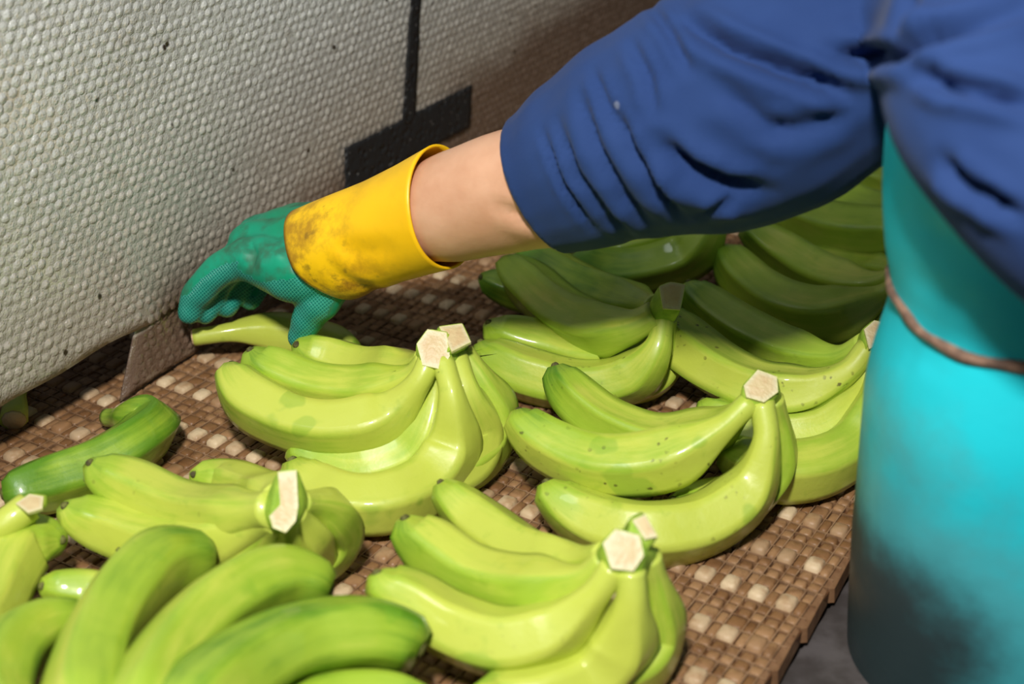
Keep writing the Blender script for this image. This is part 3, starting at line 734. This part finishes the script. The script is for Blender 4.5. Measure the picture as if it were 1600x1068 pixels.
# vertical body column standing outside the belt
PC = gd(1625, 620, 0.85); AX, AY = PC.x, PC.y
def col_at(py):                                  # point of the body axis that shows at pixel row py
    lo, hi = -1.2, 1.2
    for _ in range(50):
        m = (lo+hi)/2
        if proj(Vector((AX, AY, m)))[1] > py: lo = m
        else: hi = m
    return (lo+hi)/2
person = thing('person', 'worker in blue shirt and cyan apron reaching over the belt with gloved hand', 'person', (AX, AY, FLOOR_Z))
EDGE = [(-60, 1420), (150, 1402), (230, 1394), (300, 1390), (400, 1393), (452, 1400), (468, 1402), (500, 1393), (530, 1381), (560, 1370), (600, 1357), (640, 1349), (720, 1341), (850, 1329), (1068, 1325), (1300, 1330)]
def edge_x(py):
    for i in range(len(EDGE)-1):
        if EDGE[i][0] <= py <= EDGE[i+1][0]:
            u = (py-EDGE[i][0])/(EDGE[i+1][0]-EDGE[i][0]); return EDGE[i][1] + (EDGE[i+1][1]-EDGE[i][1])*u
    return EDGE[0][1] if py < EDGE[0][0] else EDGE[-1][1]
def col_r(z):
    x, y, d = proj(Vector((AX, AY, z))); return (x - edge_x(y))*d/FPX*0.955
ztop, zbot = col_at(60), -0.40
facing = math.atan2(-FH.y*0 + RT.y*-1, -RT.x)      # towards image left
def column(z0, z1, grow, a0, a1, nz, na, mat, name, wob=None, dirt=False):
    V, F, D = [], [], []
    for i in range(nz+1):
        z = z0 + (z1-z0)*i/nz; r = col_r(z) + grow
        for k in range(na+1):
            a = a0 + (a1-a0)*k/na; rr = r*(1 + (wob(a, z) if wob else 0))
            V.append(Vector((AX + rr*math.cos(a), AY + rr*math.sin(a), z)))
            if dirt:
                px, py, _ = proj(V[-1]); da = math.cos(a - facing)      # belly rubs on the wet belt rail
                D.append(0.50*smoothstep(0.34, 0.10, z) + 0.82*smoothstep(0.155, 0.045, z)*smoothstep(-0.25, 0.85, da) + 0.10*smoothstep(0.5, 1, da))
    for i in range(nz):
        for k in range(na):
            q = i*(na+1)+k; F.append((q, q+1, q+na+2, q+na+1))
    return V, F, D
wob = lambda a, z: 0.012*math.sin(3*a + 9*z) + 0.010*math.sin(5*a - 14*z + 1)
FV = Vector((math.cos(facing), math.sin(facing), 0)); SV_ = Vector((-FV.y, FV.x, 0))
HD = Vector((AX, AY, 0.665)) + FV*0.125  # head out of view, added and leaned forward to shade the far bananas
LE = gd(1830, 470, 0.68); LH = LE + Vector((0, 0, -0.17)) - FV*0.11          # the other arm hangs down, outside the picture
LEFT_ARM = [([gd(1660,320,0.67), LE, LE + Vector((0, 0, -0.085)) - FV*0.05, LH], [.030, .036, .032, .023]),
            ([LH, LH + Vector((0, 0, -0.085)) + FV*0.008], [.024, .027]), ([LH + FV*0.018 - Vector((0, 0, 0.02)), LH + FV*0.050 - Vector((0, 0, 0.075))], [.013, .009])] + \
           [([LH + FV*(0.024-0.016*k_) - Vector((0, 0, 0.085)), LH + FV*(0.030-0.017*k_) - SV_*0.006 - Vector((0, 0, 0.125)), LH + FV*(0.026-0.015*k_) - SV_*0.020 - Vector((0, 0, 0.085+l_))], [.0095, .0088, .0070]) for k_, l_ in enumerate((.068, .076, .070, .056))]
# body of the person: arm, shoulder and trunk as one skin
fore = [gd(560,372,1.105), gd(640,345,1.075), gd(720,320,1.05), gd(810,296,1.025), gd(900,280,1.0), gd(985,255,0.975)]
upper = [gd(985,255,0.975), gd(1120,190,0.935), gd(1260,135,0.905), gd(1420,70,0.885)]
def skin_post(v, n):
    return creaser([([(770,322),(830,345),(885,352),(930,345)], 9, 0.0035)])(v, n)
fused('body', [(fore, [.025, .031, .0405, .0435, .0445, .043]), (upper, [.043, .042, .040, .034]),
   ([Vector((AX, AY, 0.46)) + FV*0.03, HD - Vector((0, 0, 0.06)), HD], [.055, .052, .066]), ([HD + Vector((0, 0, -0.045)) + FV*0.02, HD + Vector((0, 0, 0.045)) - FV*0.012], [.062, .076]),
   ([HD + FV*0.078 + Vector((0, 0, 0.012)), HD + FV*0.094 - Vector((0, 0, 0.016))], [.009, .014]), ([HD + SV_*0.074 + Vector((0, 0, 0.012)), HD + SV_*0.076 - Vector((0, 0, 0.022))], [.012, .010]), ([HD - SV_*0.074 + Vector((0, 0, 0.012)), HD - SV_*0.076 - Vector((0, 0, 0.022))], [.012, .010]),
   ([gd(1420,70,0.885), Vector((AX, AY, col_at(150))), Vector((AX, AY, col_at(500)))], [.034, .055, .060])] + LEFT_ARM, M['skin'], person, 0.0045, 8, post=skin_post)
V, F = [], []
for i in range(13):
    ph_ = math.pi/2*i/12
    for k in range(32):
        a = 2*math.pi*k/32; r = 0.088*math.cos(ph_)
        V.append(HD + Vector((0, 0, 0.035 + 0.085*math.sin(ph_))) + FV*(math.cos(a)*r*1.08 - 0.006 + (0.045*max(0, math.cos(a))**3 if i == 0 else 0)) + SV_*math.sin(a)*r)
for i in range(12):
    for k in range(32): F.append((i*32+k, i*32+(k+1) % 32, i*32+32+(k+1) % 32, i*32+32+k))
part('cap', V, F, M['trousers'], person)
# shirt: reaching sleeve, shoulder yoke, trunk and the near sleeve
CR = [(l_, w_, d_*1.5) for l_, w_, d_ in [([(1062,30),(1130,72),(1210,105),(1275,130),(1335,155)], 13, .0085), ([(1300,85),(1350,92),(1402,90),(1450,62),(1600,18)], 12, .009),
      ([(1405,60),(1432,-10)], 10, .005), ([(1030,225),(1075,268),(1130,293),(1195,302)], 13, .0085), ([(1015,10),(1050,60),(1075,110)], 8, .004),
      ([(955,165),(985,235),(1030,300),(1065,345)], 8, .0045), ([(905,150),(930,230),(975,310),(1015,360)], 8, .004), ([(870,185),(900,270),(950,340),(985,368)], 6, .003),
      ([(845,200),(880,290),(925,355)], 5, .0025), ([(1120,140),(1190,190),(1240,215)], 14, .003), ([(1180,215),(1260,200),(1330,180)], 14, .003),
      ([(1428,112),(1480,135),(1540,147),(1620,170)], 11, .008), ([(1470,250),(1500,285),(1540,305),(1600,345)], 11, .007), ([(980,60),(1010,120),(1020,180)], 8, .003),
      ([(1100,330),(1150,310)], 7, .003), ([(925,110),(960,200)], 6, .0025)]]
slv = [gd(840,291,1.016), gd(884,271,1.004), gd(960,230,0.982), gd(1060,192,0.952), gd(1180,155,0.925), gd(1300,95,0.905), gd(1420,30,0.89)]
hem_n = (slv[1]-slv[0]).normalized()
crf = creaser(CR, 0.0022, 17)
def shirt_post(v, n):
    v = crf(v, n); s = (v-slv[0]).dot(hem_n)
    if s < 0.006 and (v-slv[0]).length < 0.09: v = v - hem_n*(s-0.006)*0.92       # flat hem
    return v
fused('shirt', [(slv, [.0510, .0610, .0695, .0775, .0785, .071, .060]),
   ([gd(1400,40,0.905), gd(1500,40,0.85), gd(1600,60,0.79)], [.056, .062, .078]),
   ([Vector((AX, AY, 0.50)) + FV*0.035, Vector((AX, AY, col_at(0))), Vector((AX, AY, col_at(200))), Vector((AX, AY, col_at(600)))], [.095, .095, .082, .080]),  # trunk carried up out of view to shade the bananas behind
   ([gd(1570,-90,0.74), gd(1530,80,0.70), gd(1555,190,0.68), gd(1660,320,0.67), gd(1830,470,0.68)], [.046, .0445, .0455, .0435, .040]), ([gd(1462,110,0.715), gd(1463,185,0.70), gd(1484,240,0.69)], [.021, .0215, .019])], M['shirt'], person, 0.0036, 5, post=shirt_post)
# apron
a_mid = facing + 0.35
V, F, D = column(zbot, col_at(140), 0.004, a_mid-1.75, a_mid+1.42, 70, 90, M['apron'], 'apron', wob, True)
def nrm_xy(v): return (v - Vector((AX, AY, v.z))).normalized()
acr = creaser([([(1400,560),(1470,548),(1600,570)], 16, .002), ([(1420,330),(1480,390),(1600,450)], 16, .004), ([(1410,420),(1470,440),(1560,480)], 12, .002)], 0.0025, 9)
V = [acr(v, nrm_xy(v)) for v in V]
o = part('apron', V, F, M['apron'], person, attrs={'dirt': D}); s = o.modifiers.new('t', 'SOLIDIFY'); s.thickness = 0.002; s.offset = -1
# waist cord
zc = col_at(467+55); pts = []
for py in (500,):
    zc = None
best = min((abs(proj(Vector((AX + (col_r(z)+.006)*math.cos(facing), AY + (col_r(z)+.006)*math.sin(facing), z)))[1]-466), z) for z in [k*0.002-0.2 for k in range(260)])[1]
ring = []
for k in range(61):
    a = a_mid-1.85 + (1.85+1.62)*k/60; r = (col_r(best)+0.0055)*(1+wob(a, best)); z = best + 0.003*math.sin(4*a)
    ring.append(Vector((AX + r*math.cos(a), AY + r*math.sin(a), z)))
V, F = sweep(ring, [0.0032]*61, 8, lambda i, a: 1+0.2*math.sin(2*a+i*0.9)); part('apron_cord', V, F, M['cord'], person)
# trousers and boots (legs under and behind the apron)
V1, F1, _ = column(-0.30, col_at(430), -0.012, 0, 2*math.pi, 20, 40, None, None)
tr = part('trousers', V1, F1, M['trousers'], person)
side = Vector((math.cos(facing+math.pi/2), math.sin(facing+math.pi/2), 0))
fwdv = Vector((math.cos(facing), math.sin(facing), 0))
for s_ in (-1, 1):
    b = Vector((AX, AY, 0)) + side*(0.058*s_)
    Pp, _ = catmull([b+Vector((0, 0, -0.26)), b+Vector((0, 0, -0.45))+fwdv*0.005, b+Vector((0, 0, -0.66))], 14)
    V, F = sweep(Pp, [.066-.018*i/13 for i in range(14)], 18, lambda i, a: 1+0.03*math.sin(3*a+i), ref=Vector((1, 0, 0))); part('trouser_leg', V, F, M['trousers'], person)
    Pp, _ = catmull([b+Vector((0, 0, -0.60)), b+Vector((0, 0, -0.72)), b+Vector((0, 0, -0.760))+fwdv*0.03, b+Vector((0, 0, -0.768))+fwdv*0.13], 18)
    V, F = sweep(Pp, [.054]*7+[.05, .047, .045, .042, .040, .038, .037, .036, .034, .030, .020], 16, ref=Vector((1, 0, 0)))
    V = [Vector((v.x, v.y, max(v.z, FLOOR_Z))) for v in V]; part('boot', V, F, M['boot'], person)

# glove: palm and five fingers, grown as one skin
G = lambda *p: [gd(*q) for q in p]
tubes = [
  (G((540,402,1.118),(470,422,1.135),(388,402,1.155)), [.024, .026, .0185]),                       # index metacarpal
  (G((535,392,1.135),(465,388,1.160),(392,380,1.180)), [.028, .026, .0195]),
  (G((535,375,1.150),(465,368,1.180),(405,370,1.205)), [.026, .025, .019]),
  (G((530,365,1.160),(470,358,1.195),(425,368,1.225)), [.024, .022, .018]),
  (G((388,402,1.155),(340,425,1.165),(308,462,1.178),(297,488,1.184)), [.0165, .0140, .0128, .0105]),  # index finger
  (G((392,385,1.180),(352,428,1.190),(330,468,1.195),(320,490,1.194)), [.0165, .0138, .0120, .0098]),  # middle
  (G((405,378,1.205),(378,430,1.210),(362,462,1.208),(354,477,1.204)), [.0160, .0130, .0118, .0100]),  # ring
  (G((425,378,1.225),(408,430,1.225),(398,456,1.222),(392,468,1.218)), [.0145, .0120, .0105, .0090]),  # little
  (G((525,430,1.128),(505,462,1.134),(484,494,1.146),(469,526,1.157)), [.018, .0165, .0135, .0100]),   # thumb
  (G((640,352,1.078),(585,372,1.095),(535,392,1.120)), [.028, .029, .029]),                            # wrist
]
PALM = (-UP*0.85 + RT*0.30 - FW*0.15).normalized()
def palm_fn(v, n):
    px, py, d = proj(v)
    up_ = n.dot(PALM)
    lim = seg_dist(px, py, [(372,424),(418,456),(490,468),(540,462)])[0]
    in_f = px < 372
    if py > 462: return 1.0 if up_ > -0.35 and not (px > 470 and n.dot(RT) > 0.35) else 0.0
    return 1.0 if up_ > (0.12 if in_f else 0.32) else 0.0
gcr = creaser([([(392,420),(398,395),(388,372)], 7, .0030), ([(470,350),(462,400),(470,440)], 10, .0035), ([(505,345),(490,395),(520,440)], 8, .0030),
               ([(430,345),(445,400),(430,440)], 9, .0015)], 0.0016, 45)
gl = fused('glove', tubes, M['glove'], person, 0.0022, 5, post=gcr, attrs={'palm': palm_fn})
gl['label'] = 'green rubber glove with mesh palm'
# yellow cuff: open flared tube with a wall
axis, _ = catmull([gd(500,398,1.133), gd(540,384,1.115), gd(590,366,1.098), gd(640,346,1.078), gd(693,323,1.057)], 34)
R0 = [.0385, .0385, .0385, .040, .0425]
V, F, D = [], [], []; NSC = 64
frm = frames(axis)
for wall in (0, 1):
    for i in range(34):
        u = i/33*4; k = min(3, int(u)); r = R0[k] + (R0[k+1]-R0[k])*(u-k) - 0.0018*wall
        t, n, b = frm[i]
        for s_ in range(NSC):
            a = 2*math.pi*s_/NSC
            fold = 1 + 0.035*math.sin(2*a+0.8+i*0.05) + 0.02*math.sin(5*a+i*0.12)*(1-i/40)
            p = axis[i] + n*math.cos(a)*r*fold + b*math.sin(a)*r*fold
            q = i/33
            p = p + t*((0.003*math.sin(a*2+0.5) + 0.014*(1-math.cos(a))*0.9 - 0.004)*(1-q) + 0.010*math.sin(a+1.6)*q)   # uneven rims
            V.append(p)
            D.append(smoothstep(0.75, 0.1, q)*0.9 + 0.45*smoothstep(0.2, -0.9, math.cos(a))*smoothstep(1.0, 0.3, q))
for wall in (0, 1):
    o_ = wall*34*NSC
    for i in range(33):
        for s_ in range(NSC):
            s2 = (s_+1) % NSC; f = (o_+i*NSC+s_, o_+i*NSC+s2, o_+(i+1)*NSC+s2, o_+(i+1)*NSC+s_); F.append(f if wall == 0 else f[::-1])
for i in (0, 33):
    for s_ in range(NSC):
        s2 = (s_+1) % NSC; a_, b_ = i*NSC+s_, i*NSC+s2; F.append((a_, b_, 34*NSC+b_, 34*NSC+a_) if i == 33 else (b_, a_, 34*NSC+a_, 34*NSC+b_))
ccr = creaser([([(508,400),(530,432),(560,448),(600,455)], 8, .0025), ([(520,380),(560,395),(620,392)], 14, .0015)])
Vn = [(v - axis[min(33, (i//NSC) % 34)]).normalized() for i, v in enumerate(V)]
V = [ccr(v, n) for v, n in zip(V, Vn)]
cu = part('cuff', V, F, M['cuff'], person, gl, attrs={'dirt': D}); cu['label'] = 'dirty yellow gauntlet cuff'

#print('COLUMN', AX, AY, [(round(z,2), round(col_r(z),3), round(AX-col_r(z),3)) for z in (-.3,-.1,0,.1,.2,.3,.4)])
